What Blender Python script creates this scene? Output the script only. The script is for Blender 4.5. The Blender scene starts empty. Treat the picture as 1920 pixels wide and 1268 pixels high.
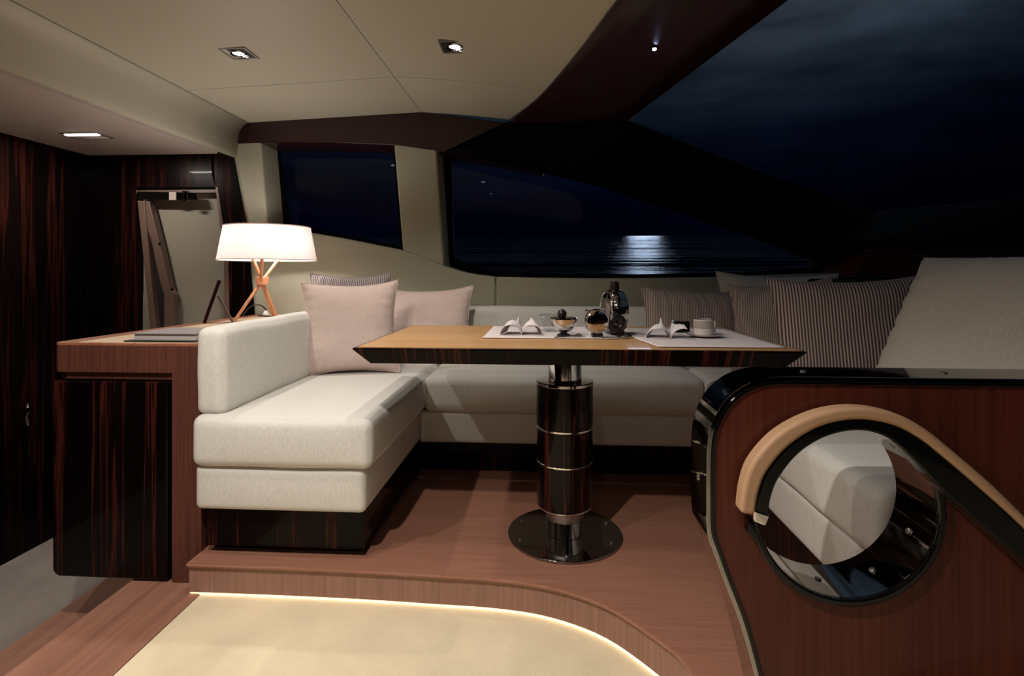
import bpy, bmesh, math, random
from mathutils import Vector, Matrix, noise
from math import sin, cos, pi, radians, sqrt, atan
random.seed(7)
SC = bpy.context.scene
COL = SC.collection
# ------------------------------------------------------------ camera
H = 0.946; YAW = atan(0.060); FOC = 1000.0
cam = bpy.data.cameras.new('camera'); cam.sensor_width = 36; cam.lens = 36 * FOC / 1920; cam.shift_y = -119 / 1920
cam.clip_start = .05; cam.clip_end = 20000
co = bpy.data.objects.new('camera', cam); COL.objects.link(co)
co.location = (0, 0, H); co.rotation_euler = (pi / 2, 0, YAW)
SC.camera = co
# ------------------------------------------------------------ exposure
vs = SC.view_settings
vs.view_transform = 'Standard'; vs.look = 'None'; vs.gamma = 1; vs.use_curve_mapping = False; vs.exposure = 0.0
SC.cycles.caustics_reflective = False; SC.cycles.caustics_refractive = False
SC.cycles.sample_clamp_indirect = 3.0; SC.cycles.use_denoising = True
SC.cycles.max_bounces = 8; SC.cycles.transparent_max_bounces = 16
# ------------------------------------------------------------ night sky
W = bpy.data.worlds.new('night_sky'); SC.world = W; W.use_nodes = True
nt = W.node_tree; N = nt.nodes; L = nt.links
for n in list(N): N.remove(n)
out = N.new('ShaderNodeOutputWorld'); bg = N.new('ShaderNodeBackground'); L.new(bg.outputs[0], out.inputs[0])
tc = N.new('ShaderNodeTexCoord'); sx = N.new('ShaderNodeSeparateXYZ'); L.new(tc.outputs['Generated'], sx.inputs[0])
mp = N.new('ShaderNodeMapping'); mp.inputs['Scale'].default_value = (1.2, 1.2, 5.5); L.new(tc.outputs['Generated'], mp.inputs[0])
n1 = N.new('ShaderNodeTexNoise'); n1.inputs['Scale'].default_value = 1.9; n1.inputs['Detail'].default_value = 7; n1.inputs['Roughness'].default_value = .55; n1.inputs['Distortion'].default_value = .3
L.new(mp.outputs[0], n1.inputs['Vector'])
cr = N.new('ShaderNodeValToRGB'); L.new(n1.outputs['Fac'], cr.inputs[0])
cr.color_ramp.elements[0].position = .38; cr.color_ramp.elements[0].color = (.35, .35, .35, 1)
cr.color_ramp.elements[1].position = .66; cr.color_ramp.elements[1].color = (1.5, 1.35, 1.2, 1)
gr = N.new('ShaderNodeValToRGB'); L.new(sx.outputs['Z'], gr.inputs[0])
e = gr.color_ramp.elements
e[0].position = .0; e[0].color = (.0003, .0005, .004, 1)
e[1].position = .44; e[1].color = (.060, .085, .112, 1)
for p, c in ((.14, (.0005, .0010, .0060, 1)), (.24, (.0022, .0045, .0115, 1)), (.34, (.017, .027, .040, 1))):
    q = e.new(p); q.color = c
mx = N.new('ShaderNodeMixRGB'); mx.blend_type = 'MULTIPLY'; mx.inputs[0].default_value = 1
L.new(gr.outputs[0], mx.inputs[1]); L.new(cr.outputs[0], mx.inputs[2]); L.new(mx.outputs[0], bg.inputs[0])
bg.inputs[1].default_value = 1.0
# moonlight over the sea
ml = bpy.data.lights.new('moonlight', 'SUN'); ml.energy = .032; ml.color = (.72, .85, 1); ml.angle = radians(3.4)
mo = bpy.data.objects.new('moonlight', ml); COL.objects.link(mo)
mo.rotation_euler = Vector((.182, .98, .135)).to_track_quat('Z', 'Y').to_euler()

# ceiling spot positions: x, y, watts, half cone
SPOTS = [(-.36, 2.14, 20, 62), (-1.28, 2.17, 18, 62), (-.62, 1.22, 20, 66), (-1.28, .62, 42, 75), (-.62, .42, 92, 78), (-.35, -.95, 22, 80)]
SPOT_COL = (1.0, .92, .82)

# ------------------------------------------------------------ pixel -> place helpers (1920 x 1268 frame)
ST, CT = sin(YAW), cos(YAW)
def ray(u, v):
    r = (u - 960) / FOC
    return Vector((r * CT - ST, r * ST + CT, (515 - v) / FOC))
def PY(u, v, y):
    d = ray(u, v); t = y / d.y
    return Vector((d.x * t, y, H + d.z * t))
def PZ(u, v, z):
    d = ray(u, v); t = (z - H) / d.z
    return Vector((d.x * t, d.y * t, z))
# ------------------------------------------------------------ materials
def newmat(name):
    m = bpy.data.materials.new(name); m.use_nodes = True
    t = m.node_tree; return m, t.nodes, t.links, t.nodes['Principled BSDF']
def pbr(name, col, rough=.5, metal=0, coat=0, coat_rough=.05, spec=.5, bump=0, bscale=200, var=0, vscale=6, sheen=0):
    m, N, L, b = newmat(name)
    b.inputs['Base Color'].default_value = (*col, 1); b.inputs['Roughness'].default_value = rough
    b.inputs['Metallic'].default_value = metal; b.inputs['Coat Weight'].default_value = coat; b.inputs['Coat Roughness'].default_value = coat_rough
    b.inputs['Specular IOR Level'].default_value = spec; b.inputs['Sheen Weight'].default_value = sheen
    tc = N.new('ShaderNodeTexCoord')
    if var:
        n = N.new('ShaderNodeTexNoise'); n.inputs['Scale'].default_value = vscale; n.inputs['Detail'].default_value = 5
        L.new(tc.outputs['Object'], n.inputs['Vector'])
        r = N.new('ShaderNodeValToRGB'); L.new(n.outputs['Fac'], r.inputs[0])
        r.color_ramp.elements[0].position = .3; r.color_ramp.elements[1].position = .7
        r.color_ramp.elements[0].color = (*[c * (1 - var) for c in col], 1); r.color_ramp.elements[1].color = (*[min(1, c * (1 + var)) for c in col], 1)
        L.new(r.outputs[0], b.inputs['Base Color'])
    if bump:
        n = N.new('ShaderNodeTexNoise'); n.inputs['Scale'].default_value = bscale; n.inputs['Detail'].default_value = 3
        L.new(tc.outputs['Object'], n.inputs['Vector'])
        bp = N.new('ShaderNodeBump'); bp.inputs['Strength'].default_value = bump; bp.inputs['Distance'].default_value = .002
        L.new(n.outputs['Fac'], bp.inputs['Height']); L.new(bp.outputs[0], b.inputs['Normal'])
    return m
def wood(name, c1, c2, grain='Z', fine=90, stretch=30, rough=.45, coat=0, lines=.5, spec=.4):
    m, N, L, b = newmat(name)
    tc = N.new('ShaderNodeTexCoord'); mp = N.new('ShaderNodeMapping')
    s = {'X': (1 / stretch, 1, 1), 'Y': (1, 1 / stretch, 1), 'Z': (1, 1, 1 / stretch)}[grain]
    mp.inputs['Scale'].default_value = s; L.new(tc.outputs['Object'], mp.inputs[0])
    a = N.new('ShaderNodeTexNoise'); a.inputs['Scale'].default_value = fine; a.inputs['Detail'].default_value = 4; L.new(mp.outputs[0], a.inputs['Vector'])
    c = N.new('ShaderNodeTexNoise'); c.inputs['Scale'].default_value = fine / 12; c.inputs['Detail'].default_value = 3; L.new(mp.outputs[0], c.inputs['Vector'])
    mm = N.new('ShaderNodeMix'); mm.data_type = 'FLOAT'; mm.inputs[0].default_value = lines; L.new(c.outputs['Fac'], mm.inputs[2]); L.new(a.outputs['Fac'], mm.inputs[3])
    r = N.new('ShaderNodeValToRGB'); L.new(mm.outputs[0], r.inputs[0])
    r.color_ramp.elements[0].position = .36; r.color_ramp.elements[1].position = .64
    r.color_ramp.elements[0].color = (*c1, 1); r.color_ramp.elements[1].color = (*c2, 1)
    L.new(r.outputs[0], b.inputs['Base Color'])
    b.inputs['Roughness'].default_value = rough; b.inputs['Coat Weight'].default_value = coat; b.inputs['Coat Roughness'].default_value = .04; b.inputs['Specular IOR Level'].default_value = spec
    return m
def ebony(name, grain='Z', fine=9, rough=.3, coat=1, bright=1.05):
    m, N, L, b = newmat(name)
    tc = N.new('ShaderNodeTexCoord'); mp = N.new('ShaderNodeMapping')
    s = {'X': (1 / 40, 1, 1), 'Y': (1, 1 / 40, 1), 'Z': (1, 1, 1 / 40), 'YZ': (1, 1 / 40, 1 / 40)}[grain]
    mp.inputs['Scale'].default_value = s; L.new(tc.outputs['Object'], mp.inputs[0])
    a = N.new('ShaderNodeTexNoise'); a.inputs['Scale'].default_value = fine; a.inputs['Detail'].default_value = 6; a.inputs['Roughness'].default_value = .60; L.new(mp.outputs[0], a.inputs['Vector'])
    r = N.new('ShaderNodeValToRGB'); L.new(a.outputs['Fac'], r.inputs[0])
    e = r.color_ramp.elements
    dk = (.0022, .0012, .0012, 1); rd = (.052 * bright, .011 * bright, .007 * bright, 1)
    e[0].position = .485; e[0].color = dk
    e[1].position = .70; e[1].color = dk
    for p_, c_ in ((.515, (.006, .002, .002, 1)), (.53, rd), (.545, (.006, .002, .002, 1)), (.60, dk), (.625, rd), (.64, (.014, .004, .003, 1))):
        q = e.new(p_); q.color = c_
    L.new(r.outputs[0], b.inputs['Base Color'])
    b.inputs['Roughness'].default_value = rough; b.inputs['Coat Weight'].default_value = coat * .7; b.inputs['Coat IOR'].default_value = 1.25; b.inputs['Coat Roughness'].default_value = .03; b.inputs['Specular IOR Level'].default_value = .06
    return m
def stripes(name, c1, c2, freq, axis='X', soft=.35, rough=.9):
    m, N, L, b = newmat(name)
    tc = N.new('ShaderNodeTexCoord'); s = N.new('ShaderNodeSeparateXYZ'); L.new(tc.outputs['Object'], s.inputs[0])
    k = N.new('ShaderNodeMath'); k.operation = 'MULTIPLY'; k.inputs[1].default_value = freq * 2 * pi; L.new(s.outputs[axis], k.inputs[0])
    si = N.new('ShaderNodeMath'); si.operation = 'SINE'; L.new(k.outputs[0], si.inputs[0])
    r = N.new('ShaderNodeMapRange'); r.inputs[1].default_value = -soft; r.inputs[2].default_value = soft; L.new(si.outputs[0], r.inputs[0])
    mm = N.new('ShaderNodeMixRGB'); mm.inputs[1].default_value = (*c1, 1); mm.inputs[2].default_value = (*c2, 1); L.new(r.outputs[0], mm.inputs[0])
    L.new(mm.outputs[0], b.inputs['Base Color']); b.inputs['Roughness'].default_value = rough; b.inputs['Specular IOR Level'].default_value = .1
    bp = N.new('ShaderNodeBump'); bp.inputs['Strength'].default_value = .5; bp.inputs['Distance'].default_value = .001; L.new(r.outputs[0], bp.inputs['Height']); L.new(bp.outputs[0], b.inputs['Normal'])
    return m
def emit(name, col, strength, base=(.8, .8, .8)):
    m, N, L, b = newmat(name)
    b.inputs['Base Color'].default_value = (*base, 1); b.inputs['Emission Color'].default_value = (*col, 1); b.inputs['Emission Strength'].default_value = strength
    return m
def fabric(name, col, wr=.25, wscale=5, fine=.35, rough=.95):
    m, N, L, b = newmat(name)
    b.inputs['Roughness'].default_value = rough; b.inputs['Specular IOR Level'].default_value = .12; b.inputs['Sheen Weight'].default_value = .08
    tc = N.new('ShaderNodeTexCoord')
    n = N.new('ShaderNodeTexNoise'); n.inputs['Scale'].default_value = wscale; n.inputs['Detail'].default_value = 5; L.new(tc.outputs['Object'], n.inputs['Vector'])
    mp = N.new('ShaderNodeMapping'); mp.inputs['Scale'].default_value = (1, 1, .15); L.new(tc.outputs['Object'], mp.inputs[0])
    w = N.new('ShaderNodeTexNoise'); w.inputs['Scale'].default_value = 420; w.inputs['Detail'].default_value = 2; L.new(mp.outputs[0], w.inputs['Vector'])
    r = N.new('ShaderNodeValToRGB'); L.new(w.outputs['Fac'], r.inputs[0])
    r.color_ramp.elements[0].position = .3; r.color_ramp.elements[1].position = .7
    r.color_ramp.elements[0].color = (*[c * .88 for c in col], 1); r.color_ramp.elements[1].color = (*[min(1, c * 1.06) for c in col], 1)
    L.new(r.outputs[0], b.inputs['Base Color'])
    b1 = N.new('ShaderNodeBump'); b1.inputs['Strength'].default_value = wr; b1.inputs['Distance'].default_value = .03; L.new(n.outputs['Fac'], b1.inputs['Height'])
    b2 = N.new('ShaderNodeBump'); b2.inputs['Strength'].default_value = fine; b2.inputs['Distance'].default_value = .001; L.new(w.outputs['Fac'], b2.inputs['Height']); L.new(b1.outputs[0], b2.inputs['Normal'])
    L.new(b2.outputs[0], b.inputs['Normal'])
    return m
def pane_mat(name, tint, ior=1.25):
    m, N, L, b = newmat(name); N.remove(b); out = N['Material Output']
    t = N.new('ShaderNodeBsdfTransparent'); t.inputs[0].default_value = (*tint, 1)
    g = N.new('ShaderNodeBsdfGlossy'); g.inputs['Roughness'].default_value = .01; g.inputs[0].default_value = (.6, .7, .85, 1)
    lw = N.new('ShaderNodeLayerWeight'); lw.inputs[0].default_value = .5
    pw = N.new('ShaderNodeMath'); pw.operation = 'POWER'; pw.inputs[1].default_value = 5; L.new(lw.outputs['Facing'], pw.inputs[0])
    f = N.new('ShaderNodeMath'); f.operation = 'MULTIPLY_ADD'; L.new(pw.outputs[0], f.inputs[0]); f.inputs[1].default_value = .4; f.inputs[2].default_value = (ior - 1) * .10
    mx = N.new('ShaderNodeMixShader'); L.new(f.outputs[0], mx.inputs[0]); L.new(t.outputs[0], mx.inputs[1]); L.new(g.outputs[0], mx.inputs[2]); L.new(mx.outputs[0], out.inputs[0])
    return m
M = {}
M['olive'] = pbr('olive_leather', (.33, .32, .245), .62, bump=.15, bscale=500, spec=.25)
M['ceiling'] = pbr('ceiling_leather', (.43, .41, .325), .55, bump=.08, bscale=600, spec=.3)
M['galley_ceiling'] = pbr('galley_ceiling_paint', (.55, .47, .42), .5)
M['joint'] = pbr('joint_black', (.004, .0035, .003), .7)
M['maroon'] = pbr('dark_maroon_lacquer', (.022, .006, .008), .3, coat=.5, coat_rough=.15, spec=.3)
M['black_trim'] = pbr('black_matt_trim', (.0012, .0010, .0012), .6, spec=.04)
M['gloss_black'] = pbr('gloss_black_lacquer', (.003, .003, .003), .12, coat=1, coat_rough=.03)
M['ebony'] = ebony('macassar_ebony')
M['ebony_wall'] = ebony('macassar_ebony_wall', fine=6.5, bright=.6, coat=.15, rough=.3)
M['ebony_dense'] = ebony('macassar_ebony_dense', fine=12, bright=.9, coat=.5)
M['ebony_edge'] = ebony('macassar_ebony_edge', 'YZ', fine=7, bright=1.3, coat=.35)
M['sapele'] = wood('sapele_floor', (.29, .13, .085), (.37, .172, .115), 'X', 90, 20, .5, .05, lines=.7)
M['sapele_y'] = wood('sapele_plank', (.26, .12, .08), (.38, .185, .125), 'Y', 60, 25, .5, .1, lines=.5)
M['sapele_z'] = wood('sapele_riser', (.27, .145, .108), (.36, .20, .15), 'Z', 110, 40, .55, 0, lines=.75)
M['counter'] = wood('counter_sapele', (.075, .024, .016), (.125, .042, .028), 'Z', 130, 40, .5, 0, lines=.7)
M['counter_top'] = wood('counter_top_sapele', (.26, .095, .052), (.36, .15, .085), 'Y', 60, 25, .35, .3, lines=.5)
M['inlay'] = wood('pale_inlay', (.55, .40, .26), (.66, .50, .34), 'Y', 40, 20, .4, .2)
M['mahogany'] = wood('mahogany_panel', (.060, .012, .007), (.105, .024, .014), 'Z', 110, 40, .4, .15, lines=.6, spec=.2)
M['table_top'] = wood('honey_table_veneer', (.46, .245, .10), (.58, .34, .155), 'X', 40, 25, .40, .2, lines=.5)
M['white_fab'] = fabric('off_white_linen', (.64, .62, .585), wr=.08, wscale=4)
M['grey_fab'] = fabric('warm_grey_linen', (.50, .46, .40), wr=.06)
M['pink_fab'] = fabric('blush_linen', (.62, .49, .45), wr=.12, wscale=7)
M['stripe'] = stripes('taupe_striped_cloth', (.46, .37, .33), (.085, .055, .055), 95)
M['stripe_fine'] = stripes('fine_striped_cloth', (.45, .375, .335), (.14, .10, .095), 130)
M['dots'] = stripes('grey_ribbed_cloth', (.42, .37, .36), (.13, .10, .11), 110)
M['carpet'] = pbr('cream_carpet', (.86, .73, .52), .95, bump=1.0, bscale=260, var=.10, vscale=4.5, spec=.05, sheen=.2)
M['grey_carpet'] = pbr('grey_carpet', (.36, .31, .28), .95, bump=.8, bscale=700, var=.10, vscale=7, spec=.05)
M['chrome'] = pbr('polished_chrome', (.62, .60, .59), .07, 1)
M['dark_chrome'] = pbr('dark_mirror_steel', (.32, .31, .30), .05, 1)
M['satin'] = pbr('satin_steel', (.38, .36, .35), .35, 1)
M['gloss_black'].node_tree.nodes['Principled BSDF'].inputs['Coat IOR'].default_value = 1.3; M['gloss_black'].node_tree.nodes['Principled BSDF'].inputs['Specular IOR Level'].default_value = .1
M['tan'] = pbr('tan_leather', (.44, .265, .155), .5, bump=.1, bscale=400, spec=.35)
M['copper'] = wood('pale_oak_rod', (.50, .22, .115), (.64, .31, .17), 'Z', 60, 20, .35, .3)
M['bronze'] = pbr('bronze_brown_lacquer', (.12, .075, .06), .35, coat=.3)
M['pale_panel'] = pbr('pale_lining', (.24, .215, .168), .5)
M['porcelain'] = pbr('porcelain', (.68, .62, .60), .2, coat=.5)
M['porcelain_band'] = pbr('porcelain_beige_band', (.42, .36, .31), .3)
M['linen'] = fabric('napkin_linen', (.74, .68, .70), wr=.15, wscale=30)
M['mat'] = fabric('placemat_linen', (.70, .63, .64), wr=.1, wscale=20)
M['coffee'] = pbr('dark_ball', (.012, .008, .010), .3)
M['paper'] = pbr('book_paper', (.48, .44, .42), .8, bump=.6, bscale=300)
M['book_grey'] = pbr('grey_book_cover', (.26, .235, .24), .4)
M['plug'] = pbr('white_plastic', (.8, .78, .74), .3)
M['cord'] = pbr('black_rubber', (.006, .006, .006), .5)
M['bulb'] = emit('spot_bulb', (1, .97, .9), 14)
M['strip_light'] = emit('galley_light', (1, .95, .86), 7)
M['star'] = emit('led_star', (.55, .6, 1), 60)
M['led'] = emit('warm_led_strip', (1, .82, .48), 1.3)
M['window_glass'] = pane_mat('tinted_window_glass', (.85, .88, .95), 1.15)
M['glass'] = pane_mat('clear_glass', (.97, .97, .97), 1.35)

# ------------------------------------------------------------ mesh helpers
ROOT = {}
def root_of(o):
    while o.parent: o = o.parent
    return o
def obj(name, bm, mat, parent=None, smooth=False, local=False, bevel=0, solid=0, seg=2, shared=None):
    if bm is not None:
        bmesh.ops.recalc_face_normals(bm, faces=bm.faces) if not solid else None
        me = bpy.data.meshes.new(name)
        if parent is not None and not local:
            bmesh.ops.translate(bm, verts=bm.verts, vec=-root_of(parent).location)
        loc = Vector((0, 0, 0))
        if parent is None and not local:
            xs = [v.co for v in bm.verts]
            mn = Vector([min(c[i] for c in xs) for i in range(3)]); mxx = Vector([max(c[i] for c in xs) for i in range(3)])
            loc = Vector(((mn.x + mxx.x) / 2, (mn.y + mxx.y) / 2, mn.z)); bmesh.ops.translate(bm, verts=bm.verts, vec=-loc)
        bm.to_mesh(me); bm.free()
    else:
        me = shared; loc = Vector((0, 0, 0))
    o = bpy.data.objects.new(name, me); COL.objects.link(o); o.location = loc
    if bm is not None and mat is not None: me.materials.append(M[mat] if isinstance(mat, str) else mat)
    if smooth and me.polygons:
        for p in me.polygons: p.use_smooth = True
        me.set_sharp_from_angle(angle=radians(42))
    if parent is not None: o.parent = parent
    if solid:
        s = o.modifiers.new('s', 'SOLIDIFY'); s.thickness = solid; s.offset = 0
    if bevel:
        b = o.modifiers.new('b', 'BEVEL'); b.width = bevel; b.segments = seg; b.limit_method = 'ANGLE'; b.angle_limit = radians(35)
    return o
def tag(o, label=None, cat=None, group=None, kind=None):
    if label: o['label'] = label
    if cat: o['category'] = cat
    if group: o['group'] = group
    if kind: o['kind'] = kind
    return o
def thing(name, loc, label, cat, group=None, rot=(0, 0, 0)):
    o = bpy.data.objects.new(name, None); COL.objects.link(o); o.empty_display_size = .05
    o.location = loc; o.rotation_euler = rot
    return tag(o, label, cat, group)
def struct(name, bm, mat, **k):
    return tag(obj(name, bm, mat, **k), kind='structure')
def box(x0, x1, y0, y1, z0, z1, bm=None):
    bm = bm or bmesh.new()
    g = bmesh.ops.create_cube(bm, size=1)['verts']
    for v in g:
        v.co = Vector((x0 + (v.co.x + .5) * (x1 - x0), y0 + (v.co.y + .5) * (y1 - y0), z0 + (v.co.z + .5) * (z1 - z0)))
    return bm
def rbox(x0, x1, y0, y1, z0, z1, r=.02, bulge=(0, 0, 0), n=10, bm=None, wob=0, seed=0):
    bm = bm or bmesh.new()
    c = Vector(((x0 + x1) / 2, (y0 + y1) / 2, (z0 + z1) / 2)); h = Vector(((x1 - x0) / 2, (y1 - y0) / 2, (z1 - z0) / 2))
    r = min(r, h.x, h.y, h.z)
    def axis(hh):
        a = [-hh, -hh + r * .25, -hh + r * .6, -hh + r]
        k = n
        m = [-hh + r + (2 * hh - 2 * r) * i / k for i in range(1, k)] if hh > r + 1e-6 else []
        return a + m + [-x for x in reversed(a)]
    ax = [axis(h.x), axis(h.y), axis(h.z)]
    cache = {}
    def vert(p):
        key = tuple(round(q, 5) for q in p)
        if key in cache: return cache[key]
        inn = Vector([max(-(h[i] - r), min(h[i] - r, p[i])) for i in range(3)])
        d = Vector(p) - inn
        q = inn + (d.normalized() * r if d.length > 1e-9 else d)
        for i in range(3):
            if bulge[i] and abs(abs(p[i]) - h[i]) < 1e-6:
                j, k = (i + 1) % 3, (i + 2) % 3
                q[i] += math.copysign(bulge[i] * (1 - (p[j] / h[j]) ** 2) ** .7 * (1 - (p[k] / h[k]) ** 2) ** .7, p[i])
        q = q + c
        if wob: q += wob * Vector(noise.noise_vector(q * 7 + Vector((seed, seed, seed))))
        cache[key] = bm.verts.new(q); return cache[key]
    for i in range(3):
        j, k = (i + 1) % 3, (i + 2) % 3
        for s in (-1, 1):
            for a in range(len(ax[j]) - 1):
                for b in range(len(ax[k]) - 1):
                    ps = []
                    for (aa, bb) in ((a, b), (a + 1, b), (a + 1, b + 1), (a, b + 1)):
                        p = [0, 0, 0]; p[i] = s * h[i]; p[j] = ax[j][aa]; p[k] = ax[k][bb]; ps.append(vert(p))
                    if len(set(ps)) > 2:
                        try: bm.faces.new(ps)
                        except ValueError: pass
    return bm
def prism(pts, d, bm=None):
    """closed polygon of 3D points extruded by the vector d"""
    bm = bm or bmesh.new(); d = Vector(d)
    a = [bm.verts.new(Vector(p)) for p in pts]; b = [bm.verts.new(Vector(p) + d) for p in pts]
    n = len(a)
    bm.faces.new(a); bm.faces.new(list(reversed(b)))
    for i in range(n): bm.faces.new((a[i], b[i], b[(i + 1) % n], a[(i + 1) % n]))
    return bm
def ring_prism(outer, inner, d, bm=None):
    bm = bm or bmesh.new(); d = Vector(d); n = len(outer)
    V = [[bm.verts.new(Vector(p)) for p in outer], [bm.verts.new(Vector(p)) for p in inner],
         [bm.verts.new(Vector(p) + d) for p in inner], [bm.verts.new(Vector(p) + d) for p in outer]]
    for i in range(n):
        j = (i + 1) % n
        for k in range(4):
            a, b = V[k], V[(k + 1) % 4]
            bm.faces.new((a[i], a[j], b[j], b[i]))
    return bm
def ribbon(A, B, d, bm=None):
    """open band between two polylines, extruded by d"""
    bm = bm or bmesh.new(); d = Vector(d); n = len(A)
    a = [bm.verts.new(Vector(p)) for p in A]; b = [bm.verts.new(Vector(p)) for p in B]
    a2 = [bm.verts.new(Vector(p) + d) for p in A]; b2 = [bm.verts.new(Vector(p) + d) for p in B]
    for i in range(n - 1):
        bm.faces.new((a[i], a[i + 1], b[i + 1], b[i])); bm.faces.new((a2[i], b2[i], b2[i + 1], a2[i + 1]))
        bm.faces.new((a[i], a2[i], a2[i + 1], a[i + 1])); bm.faces.new((b[i], b[i + 1], b2[i + 1], b2[i]))
    bm.faces.new((a[0], b[0], b2[0], a2[0])); bm.faces.new((a[-1], a2[-1], b2[-1], b[-1]))
    return bm
def lathe(prof, c=(0, 0, 0), n=40, axis='Z', bm=None, cap=True):
    """prof: list of (radius, height)"""
    bm = bm or bmesh.new(); c = Vector(c); rings = []
    for r, z in prof:
        ring = []
        for i in range(n):
            a = 2 * pi * i / n; x, y = r * cos(a), r * sin(a)
            p = {'Z': Vector((x, y, z)), 'Y': Vector((x, z, y)), 'X': Vector((z, x, y))}[axis]
            ring.append(bm.verts.new(c + p))
        rings.append(ring)
    for A, B in zip(rings, rings[1:]):
        for i in range(n): bm.faces.new((A[i], A[(i + 1) % n], B[(i + 1) % n], B[i]))
    if cap:
        bm.faces.new(list(reversed(rings[0]))); bm.faces.new(rings[-1])
    return bm
def tube(pts, r, n=10, bm=None, closed=False):
    bm = bm or bmesh.new(); pts = [Vector(p) for p in pts]; rings = []; up = Vector((0, 0, 1)); m = len(pts)
    for i, p in enumerate(pts):
        if closed: t = (pts[(i + 1) % m] - pts[i - 1]).normalized()
        else: t = (pts[min(i + 1, m - 1)] - pts[max(i - 1, 0)]).normalized()
        a = t.cross(up)
        if a.length < 1e-3: a = t.cross(Vector((1, 0, 0)))
        a.normalize(); b = t.cross(a).normalized(); rr = r[i] if isinstance(r, (list, tuple)) else r
        rings.append([bm.verts.new(p + rr * (cos(2 * pi * k / n) * a + sin(2 * pi * k / n) * b)) for k in range(n)])
    pairs = list(zip(rings, rings[1:])) + ([(rings[-1], rings[0])] if closed else [])
    for A, B in pairs:
        for k in range(n): bm.faces.new((A[k], A[(k + 1) % n], B[(k + 1) % n], B[k]))
    if not closed:
        bm.faces.new(list(reversed(rings[0]))); bm.faces.new(rings[-1])
    return bm
def curve_pts(P, k=6):
    """Catmull-Rom through the points"""
    P = [Vector(p) for p in P]; Q = [2 * P[0] - P[1]] + P + [2 * P[-1] - P[-2]]; out = []
    for i in range(1, len(Q) - 2):
        for s in range(k):
            t = s / k; a, b, c, d = Q[i - 1], Q[i], Q[i + 1], Q[i + 2]
            out.append(.5 * ((2 * b) + (c - a) * t + (2 * a - 5 * b + 4 * c - d) * t * t + (3 * b - a - 3 * c + d) * t ** 3))
    out.append(P[-1]); return out
def fill_plate(outer, holes, d):
    """flat plate with holes; all points in one plane, extruded by d"""
    bm = bmesh.new(); es = []
    for loop in [outer] + holes:
        vs_ = [bm.verts.new(Vector(p)) for p in loop]
        es += [bm.edges.new((vs_[i], vs_[(i + 1) % len(vs_)])) for i in range(len(vs_))]
    bmesh.ops.triangle_fill(bm, use_beauty=True, edges=es)
    r = bmesh.ops.extrude_face_region(bm, geom=bm.faces[:])
    bmesh.ops.translate(bm, verts=[g for g in r['geom'] if isinstance(g, bmesh.types.BMVert)], vec=Vector(d))
    return bm

# ============================================================ FLOORS
# raised dinette platform with curved front edge
pz = -0.112                      # cream carpet level
edge_px = [(353, 1057), (500, 1062), (663, 1069), (800, 1077), (936, 1086), (1037, 1102), (1138, 1137), (1240, 1203), (1290, 1249)]
edge = [PZ(u, v, 0) for u, v in edge_px]
edge += [Vector((.37, 1.17, 0)), Vector((.52, .98, 0)), Vector((.8, .8, 0)), Vector((1.3, .66, 0)), Vector((2.2, .6, 0))]
edge = curve_pts(edge, 5)
edge[0].x = -1.168
plat = [e_.copy() for e_ in edge] + [Vector((2.2, 3.6, 0)), Vector((-1.168, 3.6, 0))]
platform = struct('floor', prism([p + Vector((0, 0, -.012)) for p in plat], (0, 0, .012)), 'sapele'); tag(platform, 'reddish sapele floor of the raised dinette platform with curved edge')
obj('floor_riser', ribbon([p + Vector((0, .012, -.012)) for p in edge], [p + Vector((0, .012, pz + .012)) for p in edge], (0, .02, 0)), 'sapele_z', platform, smooth=False)['label'] = 'vertical grain riser below the platform edge'
nose = obj('nosing', tube([p + Vector((0, .004, -.006)) for p in edge], .006, 8), 'sapele', platform, smooth=True)
# glowing strip tucked below the riser
led = obj('led_strip', ribbon([p + Vector((0, .017, pz + .011)) for p in edge], [p + Vector((0, .017, pz + .001)) for p in edge], (0, .004, 0)), 'led', platform)
led['label'] = 'warm glowing light strip under the riser'
cl = PZ(373, 1118, pz).x
struct('floor.001', prism([(cl, 1.80, pz), (cl, -1.6, pz), (2.2, -1.6, pz), (2.2, 1.2, pz), (.2, 1.80, pz)], (0, 0, -.02)), 'carpet')['label'] = 'cream wool carpet in front of the platform'
# wooden steps down to the galley on the left
struct('floor.002', box(-1.42, cl - .002, -1.6, 1.95, pz - .022, pz + .004), 'sapele_y', bevel=.004)['label'] = 'sapele plank strip along the left edge of the cream carpet'
stp = struct('floor.003', box(-1.83, -1.44, -1.6, 3.05, -.35, -.326), 'sapele_y', bevel=.004); stp['label'] = 'lower wooden step towards the galley'
obj('step_riser', box(-1.44, -1.425, -1.6, 3.05, -.35, pz - .03), 'joint', stp)
obj('step_riser', box(-1.822, -1.80, -1.6, 3.05, -.545, -.352), 'sapele_y', stp)
struct('floor.004', box(-2.80, -1.822, -1.6, 3.1, -.57, -.542), 'grey_carpet')['label'] = 'grey carpet of the lowered galley floor'

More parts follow.
